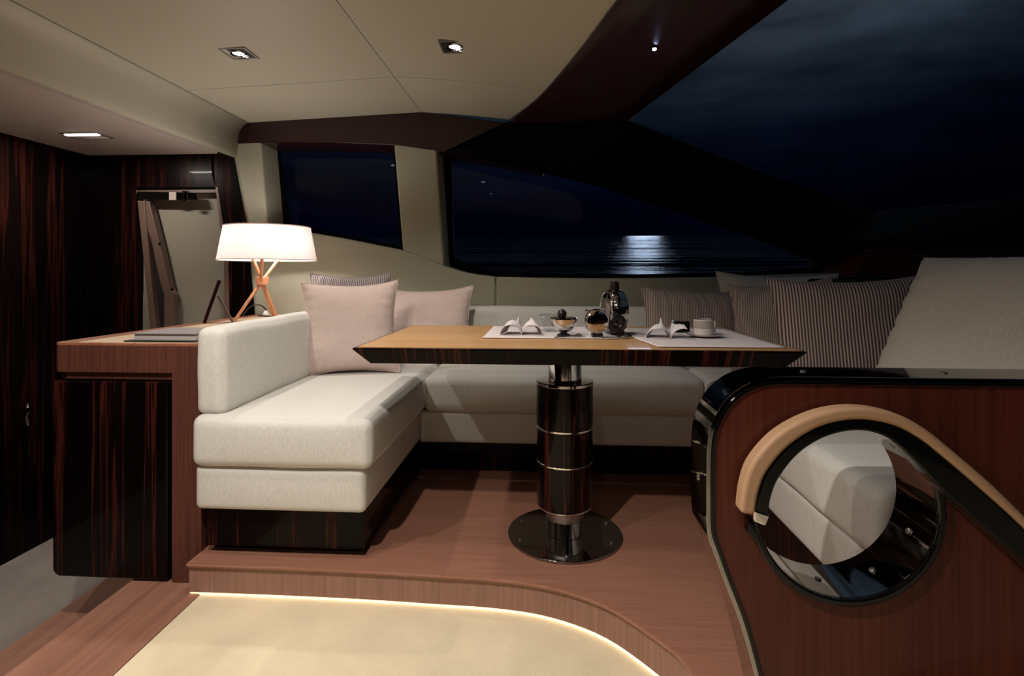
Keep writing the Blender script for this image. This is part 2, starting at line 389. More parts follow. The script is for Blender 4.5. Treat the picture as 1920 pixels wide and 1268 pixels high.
# ============================================================ CEILING
def zc(x):
    d = x + .72
    return 1.90 - (.042 * -d if d < 0 else .055 * d + .09 * d * d)
def PC(u, v):
    z = 1.88
    for _ in range(25):
        p = PZ(u, v, z); z = zc(p.x)
    return p
backing = bmesh.new()
grid = []
rc = [PC(955, 230), PC(1000, 190), PC(1033, 156), PC(1090, 87), PC(1155, 0)]
rc = [Vector((p.x, p.y, 0)) for p in rc]; rc[0].y = min(rc[0].y, 3.1)
rc += [Vector((rc[-1].x + .16, .9, 0)), Vector((rc[-1].x + .25, 0, 0)), Vector((rc[-1].x + .28, -1.6, 0))]
rc = curve_pts(rc, 5)
def rx(y):
    for a, b in zip(rc, rc[1:]):
        if (a.y - y) * (b.y - y) <= 0 and a.y != b.y:
            t = (y - a.y) / (b.y - a.y); return a.x + t * (b.x - a.x)
    return rc[0].x if y > rc[0].y else rc[-1].x
def sheet(x0f, x1f, y0, y1, nx=10, ny=24, dz=0, thick=.015):
    bm = bmesh.new(); T = []; B = []
    for j in range(ny + 1):
        y = y0 + (y1 - y0) * j / ny; a, b = x0f(y), x1f(y)
        T.append([bm.verts.new((a + (b - a) * i / nx, y, zc(a + (b - a) * i / nx) + dz)) for i in range(nx + 1)])
        B.append([bm.verts.new((v.co.x, v.co.y, v.co.z + thick)) for v in T[-1]])
    for j in range(ny):
        for i in range(nx):
            bm.faces.new((T[j][i], T[j][i + 1], T[j + 1][i + 1], T[j + 1][i]))
            bm.faces.new((B[j][i], B[j + 1][i], B[j + 1][i + 1], B[j][i + 1]))
    for j in range(ny):
        for i in (0, nx): bm.faces.new((T[j][i], T[j + 1][i], B[j + 1][i], B[j][i]))
    for i in range(nx):
        for j in (0, ny): bm.faces.new((T[j][i], B[j][i], B[j][i + 1], T[j][i + 1]))
    return bm
ceil = struct('ceiling', sheet(lambda y: -1.9, lambda y: rx(y) - .01, -1.6, 3.12, dz=.0165, thick=.02), 'joint', smooth=False)
ceil['label'] = 'beige padded ceiling in four panels with fine joints'
XS, XM, YJ, G = -1.765, -.72, 2.535, .0016
for (a, b, y0, y1, ny) in ((lambda y: XS + G, lambda y: XM - G, YJ + G, 3.10, 8), (lambda y: XS + G, lambda y: XM - G, -1.6, YJ - G, 24),
                           (lambda y: XM + G, rx, YJ + G, 3.10, 12), (lambda y: XM + G, rx, -1.6, YJ - G, 34)):
    obj('ceiling_panel', sheet(a, b, y0, y1, 10, ny), 'ceiling', ceil, smooth=False)
# rounded fascia dropping to the galley ceiling
prof = [(XS - .002, zc(XS)), (-1.785, zc(XS) - .006), (-1.806, zc(XS) - .022), (-1.822, zc(XS) - .048), (-1.832, zc(XS) - .085), (-1.838, 1.72), (-1.843, 1.68), (-1.848, 1.652), (-1.856, 1.648)]
bm = bmesh.new(); R = []
for (x, z) in prof: R.append([bm.verts.new((x, y, z)) for y in (-1.6, .0, 1.5, 3.10)])
for A, B in zip(R, R[1:]):
    for i in range(3): bm.faces.new((A[i], A[i + 1], B[i + 1], B[i]))
f_ = obj('fascia', bm, 'ceiling', ceil, smooth=True, solid=.004); f_['label'] = 'rounded beige fascia along the left of the ceiling'
# lower galley ceiling
gc = struct('ceiling.001', box(-2.80, -1.955, -1.6, 3.09, 1.672, 1.70), 'galley_ceiling'); gc['label'] = 'pinkish white lower ceiling over the galley'
obj('shadow_gap', box(-1.955, -1.852, -1.6, 3.09, 1.70, 1.71), 'joint', gc)
# header from the ceiling edge to the windscreen
HA, HB = PZ(1170, 228, 1.70), PZ(1470, 0, 1.70)
TB = [HA, HA.lerp(HB, .5), HB, HA.lerp(HB, 1.8), HA.lerp(HB, 2.8), HA.lerp(HB, 3.8)]
GA, GB = PZ(1640, 400, 1.35), PZ(1920, 375, 1.35)
def resample(P, n):
    P = [Vector(p) for p in P]; d = [0]
    for a, b in zip(P, P[1:]): d.append(d[-1] + (b - a).length)
    out = []
    for i in range(n):
        s = d[-1] * i / (n - 1); k = 0
        while k < len(P) - 2 and d[k + 1] < s: k += 1
        t = (s - d[k]) / max(1e-9, d[k + 1] - d[k]); out.append(P[k].lerp(P[k + 1], t))
    return out
def strip(A, B, rows=4, n=26):
    A, B = resample(A, n), resample(B, n); bm = bmesh.new()
    R = [[bm.verts.new(A[i].lerp(B[i], k / rows)) for i in range(n)] for k in range(rows + 1)]
    for a, b in zip(R, R[1:]):
        for i in range(n - 1): bm.faces.new((a[i], a[i + 1], b[i + 1], b[i]))
    return bm
CA = [Vector((p.x, p.y, zc(p.x) - .004)) for p in rc]
CA[0] = PY(957, 231, 3.1)
header = struct('trim_1', strip(CA, [CA[0]] + [TB[0]] + TB[1:], 4, 40), 'maroon', smooth=True, solid=.02); header['label'] = 'dark maroon lacquered header between ceiling and windscreen'
st_p = PC(1227, 83)
# ============================================================ HULL SIDE WALL AND WINDOWS
YW = 3.10
def poly(px, y): return [PY(u, v, y) for u, v in px]
low = [(457, 424), (505, 425), (545, 430), (640, 446), (755, 469), (800, 484), (838, 501), (870, 511), (900, 516), (929, 519)]
low2 = [(930, 519), (1000, 521), (1100, 522), (1200, 522), (1360, 520), (1560, 512)]
wb = struct('wall_back', prism(poly(low, YW) + [PY(929, 600, YW) - Vector((0, 0, .25)), Vector((PY(476, 600, YW).x, YW, .44))], (0, .22, 0)), 'olive', bevel=.012, seg=3)
wb['label'] = 'olive beige padded hull wall below the windows'
obj('wall_panel', prism(poly(low2, YW) + [Vector((PY(1560, 600, YW).x, YW, .44)), PY(930, 600, YW) - Vector((0, 0, .25))], (0, .22, 0)), 'olive', wb, bevel=.012, seg=3)
obj('wall_core', box(-1.55, 1.5, YW + .012, YW + .1, -.1, .90), 'olive', wb)
c_ = struct('trim_2', prism(poly([(431, 262), (488, 262), (502, 426), (457, 420)], YW), (0, .23, 0)), 'olive', bevel=.012, seg=3); c_['label'] = 'olive padded column left of the small window'
c_ = struct('trim_3', prism(poly([(738, 264), (818, 270), (832, 500), (755, 470)], YW), (0, .23, 0)), 'olive', bevel=.012, seg=3); c_['label'] = 'olive padded pillar between the two windows'
c_ = struct('trim_4', prism(poly([(455, 417), (530, 425), (530, 429), (457, 425)], YW - .004), (0, .03, 0)), 'counter_top'); c_['label'] = 'thin reddish wood strip on the wall ledge behind the lamp'
# maroon beam over the windows
beam = poly([(430, 270), (424, 250), (425, 236), (432, 226), (445, 222), (620, 214), (787, 208), (870, 219), (957, 231), (1010, 250), (1020, 318), (930, 300), (835, 285), (737, 272), (620, 267), (512, 267)], YW - .006)
b_ = struct('trim_5', prism(beam, (0, .25, 0)), 'maroon', bevel=.01, seg=3); b_['label'] = 'dark maroon beam above the side windows'
def window(name, label, inner, outer, y=3.30):
    w = struct(name, ring_prism(poly(outer, y), poly(inner, y), (0, .03, 0)), 'black_trim', bevel=.004)
    w['label'] = label
    obj('pane', prism(poly(inner, y + .014), (0, .006, 0)), 'window_glass', w)
    return w
i1 = [(520, 274), (737, 277), (750, 462), (543, 420)]; o1 = [(485, 240), (775, 240), (790, 500), (508, 448)]
window('window_1', 'small four sided side window with dark night view', i1, o1)
i2 = [(846, 292), (920, 305), (1000, 319), (1130, 351), (1280, 400), (1400, 441), (1529, 488), (1530, 501), (1400, 510), (1200, 514.5), (1000, 512), (930, 509), (895, 502), (851, 484)]
o2 = [(815, 265), (930, 275), (1020, 290), (1150, 325), (1300, 370), (1415, 410), (1570, 470), (1570, 530), (1400, 545), (1200, 545), (1000, 545), (915, 540), (860, 530), (815, 510)]
window('window_2', 'long curved side window tapering right, moonlit sea behind', i2, o2)
# black pillar sweeping from the header down to the dashboard
Tch = [PY(957, 231, YW), TB[0], GA, GB, Vector((3.35, 1.3, 1.35))]
Bch = [PY(835, 285, YW - .01), PY(1000, 317, YW - .01), PY(1130, 349, YW - .01), PY(1280, 397, YW - .01), PY(1400, 438, YW - .01), PY(1529, 486, YW - .01), PY(1627, 466, 2.9), PY(1920, 457, 2.88), Vector((3.35, 1.3, 1.12))]
n = 60
A1 = resample(Tch[:3], 41) + resample(Tch[2:], 20)[1:]; B1 = resample(Bch[:6], 41) + resample(Bch[5:], 20)[1:]
bm = bmesh.new(); rows = 5
R = [[bm.verts.new(A1[i].lerp(B1[i], k / rows)) for i in range(60)] for k in range(rows + 1)]
for a, b in zip(R, R[1:]):
    for i in range(59): bm.faces.new((a[i], a[i + 1], b[i + 1], b[i]))
p_ = struct('trim_6', bm, 'black_trim', smooth=True, solid=.03); p_['label'] = 'black windscreen pillar sweeping down to the dashboard'
# windscreen
bm = bmesh.new(); gl = [HA, HB, TB[3], TB[4], TB[5]]
gb = [GA, GB, Vector((3.35, 1.3, 1.35)), Vector((3.6, 0, 1.35)), Vector((3.6, -1.6, 1.35))]
ws = struct('window_3', strip(gl, gb, 6, 30), 'window_glass', smooth=True, solid=.006); ws['label'] = 'large raked windscreen showing the cloudy night sky'
# dashboard
dash = thing('dashboard', (2.3, 3.1, .45), 'dark brown dashboard top with slatted air vent, right edge', 'dashboard')
obj('cowl', prism(poly([(1600, 518), (1627, 467), (1920, 458), (2200, 450), (2200, 518)], 2.9), (0, .35, 0)), 'mahogany', dash, bevel=.008)
obj('lower_panel', box(1.66, 3.6, 2.92, 3.2, .0, .935), 'black_trim', dash)
vent = obj('air_vent', prism(poly([(1706, 478), (1716, 474), (1925, 467), (2000, 466), (2000, 500), (1708, 502)], 2.893), (0, .012, 0)), 'joint', dash)
for k in range(5):
    v0 = 478 + k * 5.2
    obj('slat', prism(poly([(1710 + k, v0 + 1.0), (2000, v0 - 8), (2000, v0 - 6.2), (1710 + k, v0 + 2.8)], 2.880), (0, .014, 0)), 'bronze', vent)
# ============================================================ GALLEY WALLS (left)
wl = struct('wall_left', box(-2.80, -2.77, -1.6, 3.1, -.545, 1.672), 'ebony_wall'); wl['label'] = 'dark ebony veneer wall of the galley'
XA, XB = PY(256, 400, YW).x, PY(404, 400, YW).x
XC = PY(426, 400, YW).x
w2 = struct('wall_back.001', box(-2.77, XA, YW, YW + .05, -.545, 1.672), 'ebony_wall'); w2['label'] = 'dark ebony veneer bulkhead beside the doorway'
obj('wall_panel', prism(poly([(256, 351), (404, 351), (398, 330), (392, 262), (256, 262)], YW), (0, .05, 0)), 'ebony_wall', w2)
obj('wall_panel', prism(poly([(397, 262), (431, 262), (462, 424), (478, 605), (427, 605), (421, 470), (404, 351)], YW - .012), (0, .06, 0)), 'ebony_dense', w2)['label'] = 'slanted ebony board right of the doorway'
obj('wall_panel', prism(poly([(404, 351), (408, 351), (428, 490), (430, 605), (421, 605), (420, 490)], YW - .016), (0, .05, 0)), 'bronze', w2)
# doorway
dr = struct('door_1', box(XA, XB + .02, YW - .004, YW + .04, 1.44, 1.458), 'bronze'); dr['label'] = 'doorway with pale lining and brown metal struts'
obj('door_panel', prism(poly([(256, 352), (404, 352), (430, 470), (430, 700), (256, 700)], YW + .06), (0, .01, 0)), 'pale_panel', dr)
obj('door_panel', prism(poly([(256, 553), (430, 553), (430, 700), (256, 700)], YW + .054), (0, .006, 0)), 'pale_panel', dr)
obj('door_rail', prism(poly([(256, 359), (362, 361), (365, 375), (256, 374)], YW - .03), (0, .03, 0)), 'gloss_black', dr, bevel=.004)
obj('rail_clip', prism(poly([(317, 360), (330, 360), (330, 375), (317, 375)], YW - .036), (0, .006, 0)), 'porcelain_band', dr)
obj('rail_clip', ring_prism(poly([(341, 358), (352, 358), (352, 378), (341, 378)], YW - .045), poly([(344, 361), (349, 361), (349, 375), (344, 375)], YW - .045), (0, .015, 0)), 'chrome', dr, bevel=.002)
obj('door_strut', prism(poly([(257, 376), (271, 377), (276, 440), (283, 520), (293, 625), (282, 625), (272, 520), (264, 440)], YW - .02), (0, .05, 0)), 'bronze', dr, bevel=.004)['label'] = 'slim brown upright at the left'
obj('door_strut', prism(poly([(270, 376), (279, 376), (300, 460), (319, 543), (325, 552), (325, 625), (307, 625), (307, 552), (300, 530), (284, 455), (272, 414)], YW - .012), (0, .05, 0)), 'bronze', dr, bevel=.004)['label'] = 'bent brown strut'
obj('door_recess', prism(poly([(270, 377), (284, 455), (307, 552), (307, 625), (293, 625), (283, 520), (276, 440)], YW + .02), (0, .02, 0)), 'joint', dr)
for (u, v) in ((300, 457), (323, 543)):
    obj('bolt', lathe([(.006, -.008), (.008, -.004), (.008, .0)], PY(u, v, YW - .012), 12, 'Y'), 'gloss_black', dr)
def PXw(u, v, x):
    d = ray(u, v); t = x / d.x
    return Vector((x, d.y * t, H + d.z * t))
h0 = PXw(51, 778, -2.768)
hd = thing('edge_highlight', h0, 'small chrome bar added in place of a highlight on an edge behind the cabinet', 'handle')  # chrome bar added to stand for a highlight on an edge, no real pull
obj('grip', tube(curve_pts([PXw(52, 757, -2.772), PXw(51, 762, -2.735), PXw(51, 794, -2.735), PXw(52, 800, -2.772)], 5), .008, 8), 'chrome', hd, smooth=True)
# room shell behind and beside the camera (other side of the saloon)
struct('wall_front', box(-2.80, 3.6, -1.66, -1.6, -.56, 1.95), 'ebony_wall')['label'] = 'ebony wall of the far saloon side behind the camera'
struct('wall_right', box(3.35, 3.6, -1.6, 2.95, -.2, 1.12), 'black_trim')['label'] = 'dark bulkhead below the windscreen'

# ============================================================ SOFA
sofa = thing('corner_sofa', (0, 2.6, 0), 'built-in off-white U-shaped corner sofa on a dark ebony plinth', 'sofa')
def part(name, bm, mat, label=None, **k):
    o = obj(name, bm, mat, sofa, **k)
    if label: o['label'] = label
    return o
# left bench
part('plinth', box(-1.145, -.602, 1.745, 2.56, .028, .172), 'ebony_dense', 'glossy ebony plinth under the left bench')
part('plinth', box(-1.145, -.64, 1.79, 2.56, .0005, .030), 'joint', 'recessed black kick strip')
part('plinth', box(-.602, 2.0, 2.56, 2.75, .0005, .172), 'ebony_dense', 'shaded ebony plinth under the rear bench')
part('base_cushion', rbox(-1.150, -.578, 1.69, 3.0, .170, .318, .020, (.006, .008, 0), 12), 'white_fab', smooth=True)
part('seat_cushion', rbox(-1.152, -.552, 1.672, 3.0, .316, .482, .028, (.010, .014, .012), 14, wob=.003), 'white_fab', smooth=True)
part('backrest', rbox(-1.156, -1.055, 1.70, 3.0, .476, .768, .028, (.008, .006, .006), 14, wob=.004), 'white_fab', smooth=True)
# rear bench
part('base_cushion', rbox(-.578, .735, 2.43, 3.0, .170, .318, .018, (0, .004, 0), 12), 'white_fab', smooth=True)
part('seat_cushion', rbox(-.550, .715, 2.40, 3.0, .316, .482, .035, (0, .008, .008), 14, wob=.003), 'white_fab', smooth=True)
part('backrest', rbox(-1.06, 1.28, 2.93, 3.06, .478, .765, .03, (0, .010, .004), 14, wob=.003), 'white_fab', smooth=True)
# right bench
part('plinth', box(.765, 1.35, 1.20, 2.56, .0005, .172), 'ebony_dense', 'shaded plinth under the right bench')
part('base_cushion', rbox(.735, 1.35, 1.19, 3.0, .170, .318, .020, (.004, 0, 0), 12), 'white_fab', smooth=True)
part('seat_cushion', rbox(.717, 1.35, 1.18, 3.0, .316, .482, .030, (.008, 0, .008), 14, wob=.003), 'white_fab', smooth=True)
part('backrest', rbox(1.34, 1.46, 1.18, 3.04, .478, .925, .03, (.006, 0, 0), 10), 'black_trim', 'black upholstered back of the right bench', smooth=True)

# ============================================================ PILLOWS
def pillow(name, w, h, t, loc, yaw, lean, roll, mat, label, group=None, sd=0, pinch=.12, piping=True, ear=.0, pm=None):
    root = thing(name, loc, label, 'pillow', group)
    root.rotation_euler = (Matrix.Rotation(radians(yaw), 3, 'Z') @ Matrix.Rotation(radians(-lean), 3, 'X') @ Matrix.Rotation(radians(roll), 3, 'Y')).to_euler()
    n = 30; bm = bmesh.new(); F = {}; Bk = {}
    def pos(i, j, s):
        u, v = -1 + 2 * i / n, -1 + 2 * j / n
        # pull samples towards the border
        u = math.copysign(1 - (1 - abs(u)) ** 1.25, u); v = math.copysign(1 - (1 - abs(v)) ** 1.25, v)
        x = w / 2 * u * (1 - pinch * (1 - v * v) * abs(u) ** 3); z = h / 2 + h / 2 * v * (1 - pinch * (1 - u * u) * abs(v) ** 3)
        k = max(0, (1 - u ** 4) * (1 - v ** 4)); k = k ** .62
        cr_ = 1 - .30 * (abs(u) * abs(v)) ** 2
        y = s * t / 2 * k * cr_
        q = Vector((x * 5, z * 5, s * 3 + sd))
        edge_ = max(abs(u), abs(v)) ** 3
        y += s * k * (.012 * noise.noise(q) + .006 * noise.noise(q * 2.3)) + s * .006 * edge_ * k ** .3 * sin(28 * (u if abs(v) > abs(u) else v) + sd)
        z += .006 * noise.noise(Vector((x * 4, 9, sd))) * (1 if v > 0 else .3)
        return Vector((x, y, z))
    for i in range(n + 1):
        for j in range(n + 1):
            F[i, j] = bm.verts.new(pos(i, j, -1))
            brd = i in (0, n) or j in (0, n)
            Bk[i, j] = F[i, j] if brd else bm.verts.new(pos(i, j, 1))
    for i in range(n):
        for j in range(n):
            bm.faces.new((F[i, j], F[i + 1, j], F[i + 1, j + 1], F[i, j + 1]))
            bm.faces.new((Bk[i, j], Bk[i, j + 1], Bk[i + 1, j + 1], Bk[i + 1, j]))
    bnd = [F[i, 0].co.copy() for i in range(n)] + [F[n, j].co.copy() for j in range(n)] + [F[i, n].co.copy() for i in range(n, 0, -1)] + [F[0, j].co.copy() for j in range(n, 0, -1)]
    obj('cover', bm, mat, root, smooth=True, local=True)
    if piping: obj('piping', tube(bnd, .0035, 6, closed=True), pm or mat, root, smooth=True, local=True)
    return root
pillow('pillow', .44, .435, .15, (-.878, 2.385, .487), 12, 11, -2, 'pink_fab', 'large blush pink square pillow in the front left corner of the sofa', 'blush pillows', 1)
pillow('pillow', .40, .455, .12, (-.95, 2.56, .507), 10, 11, -1, 'dots', 'grey ribbed pillow mostly hidden behind the large blush one', 'patterned pillows', 2)
pillow('pillow', .48, .40, .13, (-.605, 2.76, .487), -6, 14, -3, 'pink_fab', 'blush pink pillow leaning on the rear backrest behind the table', 'blush pillows', 3)
pillow('pillow', .52, .40, .14, (.745, 2.72, .487), -4, 14, 2, 'stripe_fine', 'fine striped taupe pillow at the right end of the rear bench', 'patterned pillows', 4)
pillow('pillow', .44, .44, .14, (1.06, 2.44, .487), -34, 12, -5, 'stripe_fine', 'taupe striped pillow squeezed between the other two striped ones', 'patterned pillows', 5)
pillow('pillow', .56, .465, .15, (1.155, 2.04, .487), -16, 13, -2, 'stripe', 'big boldly striped taupe pillow in front on the right bench', 'patterned pillows', 6)
pillow('pillow', .60, .475, .14, (1.20, 2.82, .487), -8, 8, 1, 'grey_fab', 'cream piped pillow standing behind the striped ones in the corner', 'cream pillows', 8, pm='grey_fab')
pillow('backrest_cushion', .62, .575, .16, (1.10, 1.515, .487), -76, 27, 0, 'grey_fab', 'very large plain cream cushion at the right edge behind the divider', 'cream pillows', 9, pinch=.03, pm='grey_fab')

# ============================================================ CABINET COUNTER
cab = thing('cabinet', (-1.43, 2.4, pz), 'reddish wood counter cabinet with glossy ebony front beside the sofa', 'cabinet')
CX0, CX1, CY0, CY1 = -1.705, -1.168, 1.752, 3.085
def cp(name, bm, mat, label=None, **k):
    o = obj(name, bm, mat, cab, **k)
    if label: o['label'] = label
    return o
def rrect(x0, x1, y0, y1, r, corners='all', n=8):
    P = []
    for (cx, cy, a0, nm) in ((x1 - r, y1 - r, 0, 'tr'), (x0 + r, y1 - r, 90, 'tl'), (x0 + r, y0 + r, 180, 'bl'), (x1 - r, y0 + r, 270, 'br')):
        if corners == 'all' or nm in corners:
            for i in range(n + 1):
                a = radians(a0 + 90 * i / n); P.append((cx + r * cos(a), cy + r * sin(a)))
        else: P.append((cx + (r if 'r' in nm else -r), cy + (r if 't' in nm else -r)))
    return P
cp('countertop', prism([(x, y, .700) for x, y in rrect(CX0, CX1, CY0, CY1, .03, ('bl',))], (0, 0, .010)), 'counter_top', bevel=.002)
cp('inlay', box(CX0 + .085, CX1 - .03, CY0 + .012, CY1 - .03, .7085, .7112), 'inlay', 'pale inlaid writing surface')
cp('apron', prism([(x, y, .608) for x, y in rrect(CX0, CX1, CY0, CY1, .03, ('bl',))], (0, 0, .092)), 'counter', bevel=.002)
cp('side_post', box(-1.272, CX1, CY0, CY1, pz + .002, .608), 'counter', bevel=.002)
cp('sub_apron', box(-1.672, -1.272, CY0 + .02, CY1, .582, .608), 'counter')
# ebony front: rounded lower left corner
def rfront(x0, x1, z0, z1, r, y, d):
    P = [(x1, y, z0), (x1, y, z1), (x0, y, z1)]
    for i in range(9):
        a = radians(180 + 90 * i / 8); P.append((x0 + r + r * cos(a), y, z0 + r + r * sin(a)))
    return prism(P, (0, d, 0))
cp('door', rfront(-1.698, -1.284, -.098, .578, .03, CY0 - .006, .03), 'ebony', 'glossy macassar ebony door', bevel=.006, seg=3)
cp('carcass', box(-1.692, -1.272, CY0 + .026, CY1, -.090, .580), 'ebony_wall', 'dark cabinet body')
cp('kick', box(-1.40, -1.20, CY0 + .08, CY1 - .05, pz + .004, -.088), 'joint')
# books
tray = tag(obj('book', rbox(-1.462, -1.205, 1.772, 1.99, .7115, .7165, .002, n=2), 'cord'), 'thin black folder lying under the grey book', 'folder', 'reading matter on the counter')
bk = thing('book', (-1.33, 1.90, .7165), 'thick grey book lying on the counter front', 'book', 'reading matter on the counter')
obj('page_block', box(-1.435, -1.212, 1.79, 1.99, .719, .738), 'paper', bk)
obj('book_cover', box(-1.442, -1.208, 1.782, 1.995, .7165, .719), 'book_grey', bk)
obj('book_cover', box(-1.442, -1.208, 1.782, 1.995, .738, .7405), 'book_grey', bk)
mg = thing('magazine', (-1.31, 2.16, .7115), 'glossy grey magazine lying behind the book', 'magazine', 'reading matter on the counter')
obj('magazine_pages', box(-1.42, -1.215, 2.02, 2.30, .7118, .7165), 'paper', mg)
obj('magazine_cover', box(-1.422, -1.213, 2.018, 2.302, .7165, .7175), 'book_grey', mg)
# leaning picture frame seen from the side
pf = thing('picture_frame', (-1.50, 2.50, .7115), 'dark picture frame leaning on its strut, seen edge-on by the lamp', 'frame')
a0, a1 = PY(383, 612, 2.46), PY(412, 525, 2.46); a0.z = .7125
dv = (a1 - a0); nn = Vector((dv.z, 0, -dv.x)).normalized() * .009
obj('frame_board', prism([a0 + nn, a1 + nn, a1 - nn, a0 - nn], (-.092, .145, 0)), 'maroon', pf, bevel=.002)
s0, s1 = PY(437, 606, 2.50), PY(409, 556, 2.50); s0.z = .7125
dv = (s1 - s0); nn = Vector((dv.z, 0, -dv.x)).normalized() * .006
obj('strut', prism([s0 + nn, s1 + nn, s1 - nn, s0 - nn], (-.024, .040, 0)), 'bronze', pf, bevel=.002)
# ============================================================ TABLE LAMP
LX, LY = -1.415, 2.66
lamp = thing('table_lamp', (LX, LY, .711), 'tripod table lamp with wide pale shade and oak legs on the counter', 'lamp')
c0 = Vector((PY(492, 527, LY).x, LY, .914))
ends = [(PY(439, 602, 2.58), PY(527, 486, 2.74)), (PY(520, 596, 2.72), PY(471, 486, 2.60)), (PY(513, 590, 2.90), PY(492, 486, 2.50))]
for (lo, hi) in ends:
    lo = lo.copy(); lo.z = .713; hi = hi.copy(); hi.z = 1.045
    mid = c0 + Vector(((lo.x + hi.x) / 2 - c0.x, 0, 0)) * .25 + Vector((0, (hi.y - LY) * .12, 0))
    obj('leg', tube([lo, mid, hi], .0078, 10), 'copper', lamp, smooth=True)
obj('collar', lathe([(.030, -.020), (.031, -.018), (.031, .018), (.030, .020)], c0, 30), 'copper', lamp, smooth=False, bevel=.002)
shade_m, N_, L_, b_ = newmat('lamp_shade_cloth'); N_.remove(b_)
o_ = N_['Material Output']; df = N_.new('ShaderNodeBsdfDiffuse'); df.inputs[0].default_value = (.85, .76, .74, 1); tr = N_.new('ShaderNodeBsdfTranslucent'); tr.inputs[0].default_value = (1, .86, .84, 1)
ms = N_.new('ShaderNodeMixShader'); ms.inputs[0].default_value = .17; L_.new(df.outputs[0], ms.inputs[1]); L_.new(tr.outputs[0], ms.inputs[2]); L_.new(ms.outputs[0], o_.inputs[0])
zb, zt = 1.020, 1.190
obj('lamp_shade', lathe([(.2355, zb - .711), (.2055, zt - .711)], (0, 0, 0), 64, cap=False), shade_m, lamp, smooth=True, local=True)
for (rr, zz) in ((.2360, zb), (.2060, zt)):
    obj('shade_rim', tube([(rr * cos(2 * pi * i / 64), rr * sin(2 * pi * i / 64), zz - .711) for i in range(64)], .0022, 6, closed=True), 'pink_fab', lamp, smooth=True, local=True)
for k in range(3):
    a = radians(90 + 120 * k); obj('shade_spoke', tube([(0, 0, 1.06 - .711), (.228 * cos(a), .228 * sin(a), 1.055 - .711)], .002, 6), 'satin', lamp, smooth=True, local=True)
obj('bulb', lathe([(.004, 1.065 - .711), (.018, 1.08 - .711), (.028, 1.105 - .711), (.024, 1.13 - .711), (.006, 1.145 - .711)], (0, 0, 0), 20), emit('lamp_bulb', (1, .92, .84), 60), lamp, smooth=True, local=True)
pl = bpy.data.lights.new('lamp_light', 'POINT'); pl.energy = 3.6; pl.color = (1, .91, .85); pl.shadow_soft_size = .022
for dx_ in (-.075, .075):
    po = bpy.data.objects.new('lamp_light', pl); COL.objects.link(po); po.parent = lamp; po.location = (dx_, -.03, 1.10 - .711)
# power cord
crd = thing('power_cord', (-1.42, 2.95, .711), 'black lamp cord with white plug behind the lamp legs', 'cord')
obj('cable', tube(curve_pts([PY(455, 592, 2.93), PY(470, 575, 3.0), PY(486, 572, 3.03), PY(498, 580, 3.06), PY(501, 590, 3.07)], 6), .0038, 8), 'cord', crd, smooth=True)
obj('cable', tube(curve_pts([Vector((-1.60, 2.90, .7155)), Vector((-1.50, 2.86, .7155)), Vector((-1.40, 2.88, .7155)), Vector((-1.28, 2.93, .7155)), Vector((-1.22, 2.95, .725))], 6), .004, 8), 'cord', crd, smooth=True)
obj('plug', lathe([(.020, -.018), (.020, .008), (.014, .020), (.007, .030)], PY(499, 592, 3.06) , 20), 'plug', crd, smooth=True)

# ============================================================ TABLE
TZ = .722; TX0, TX1, TY0, TY1 = -.590, .768, 1.612, 2.335
TC = Vector((.075, 1.95, 0))
tbl = thing('dining_table', (TC.x, TC.y, 0), 'honey topped dining table on a single black and chrome pedestal', 'table')
bm = bmesh.new()
def rect(x0, x1, y0, y1, z): return [bm.verts.new((x, y, z)) for x, y in ((x0, y0), (x1, y0), (x1, y1), (x0, y1))]
r1, r2, r3, r4 = rect(TX0, TX1, TY0, TY1, TZ - .002), rect(TX0, TX1, TY0, TY1, TZ - .007), rect(TX0 + .048, TX1 - .048, TY0 + .028, TY1 - .028, TZ - .054), rect(TX0 + .2, TX1 - .2, TY0 + .15, TY1 - .15, TZ - .056)
for a, b in ((r1, r2), (r2, r3), (r3, r4)):
    for i in range(4): bm.faces.new((a[i], a[(i + 1) % 4], b[(i + 1) % 4], b[i]))
bm.faces.new(r1); bm.faces.new(r4)
o = obj('table_edge', bm, 'ebony_edge', tbl, bevel=.0015); o['label'] = 'bevelled glossy ebony edge of the table top'
o = obj('tabletop', box(TX0 + .012, TX1 - .012, TY0 + .010, TY1 - .010, TZ - .004, TZ), 'table_top', tbl); o['label'] = 'honey coloured veneered top'
def col(name, r0, z0, z1, mat, r=None, label=None, b=.002):
    o = obj(name, lathe([(r0, z0), (r if r else r0, z1)], (TC.x, TC.y, 0), 64), mat, tbl, bevel=b)
    for p in o.data.polygons: p.use_smooth = len(p.vertices) == 4
    o.data.set_sharp_from_angle(angle=radians(42))
    if label: o['label'] = label
    return o
col('base_plate', .206, .0008, .010, 'dark_chrome', label='mirror polished round base plate')
col('lower_column', .066, .010, .068, 'chrome')
col('column_collar', .069, .066, .115, 'satin', label='brushed steel collar')
col('chrome_ring', .098, .108, .116, 'chrome'); col('column_sleeve', .1005, .116, .268, 'ebony')
col('chrome_ring', .102, .268, .276, 'chrome'); col('column_sleeve', .1015, .276, .392, 'ebony')
col('chrome_ring', .1035, .392, .401, 'chrome'); col('column_sleeve', .1025, .401, .548, 'ebony')
col('chrome_ring', .1045, .548, .562, 'chrome', b=.003); col('upper_column', .062, .562, .667, 'chrome')
bl = lathe([(.006, 0), (.006, .003), (.004, .0045)], (0, 0, 0), 12); ob0 = None
for k, a in enumerate((205, 335, 270, 90, 25, 155)):
    p = Vector((.175 * cos(radians(a)), .175 * sin(radians(a)), .010))
    if ob0 is None: ob0 = obj('bolt', bl, 'satin', tbl, local=True); q = ob0
    else: q = ob0.copy(); COL.objects.link(q)
    q.location = p

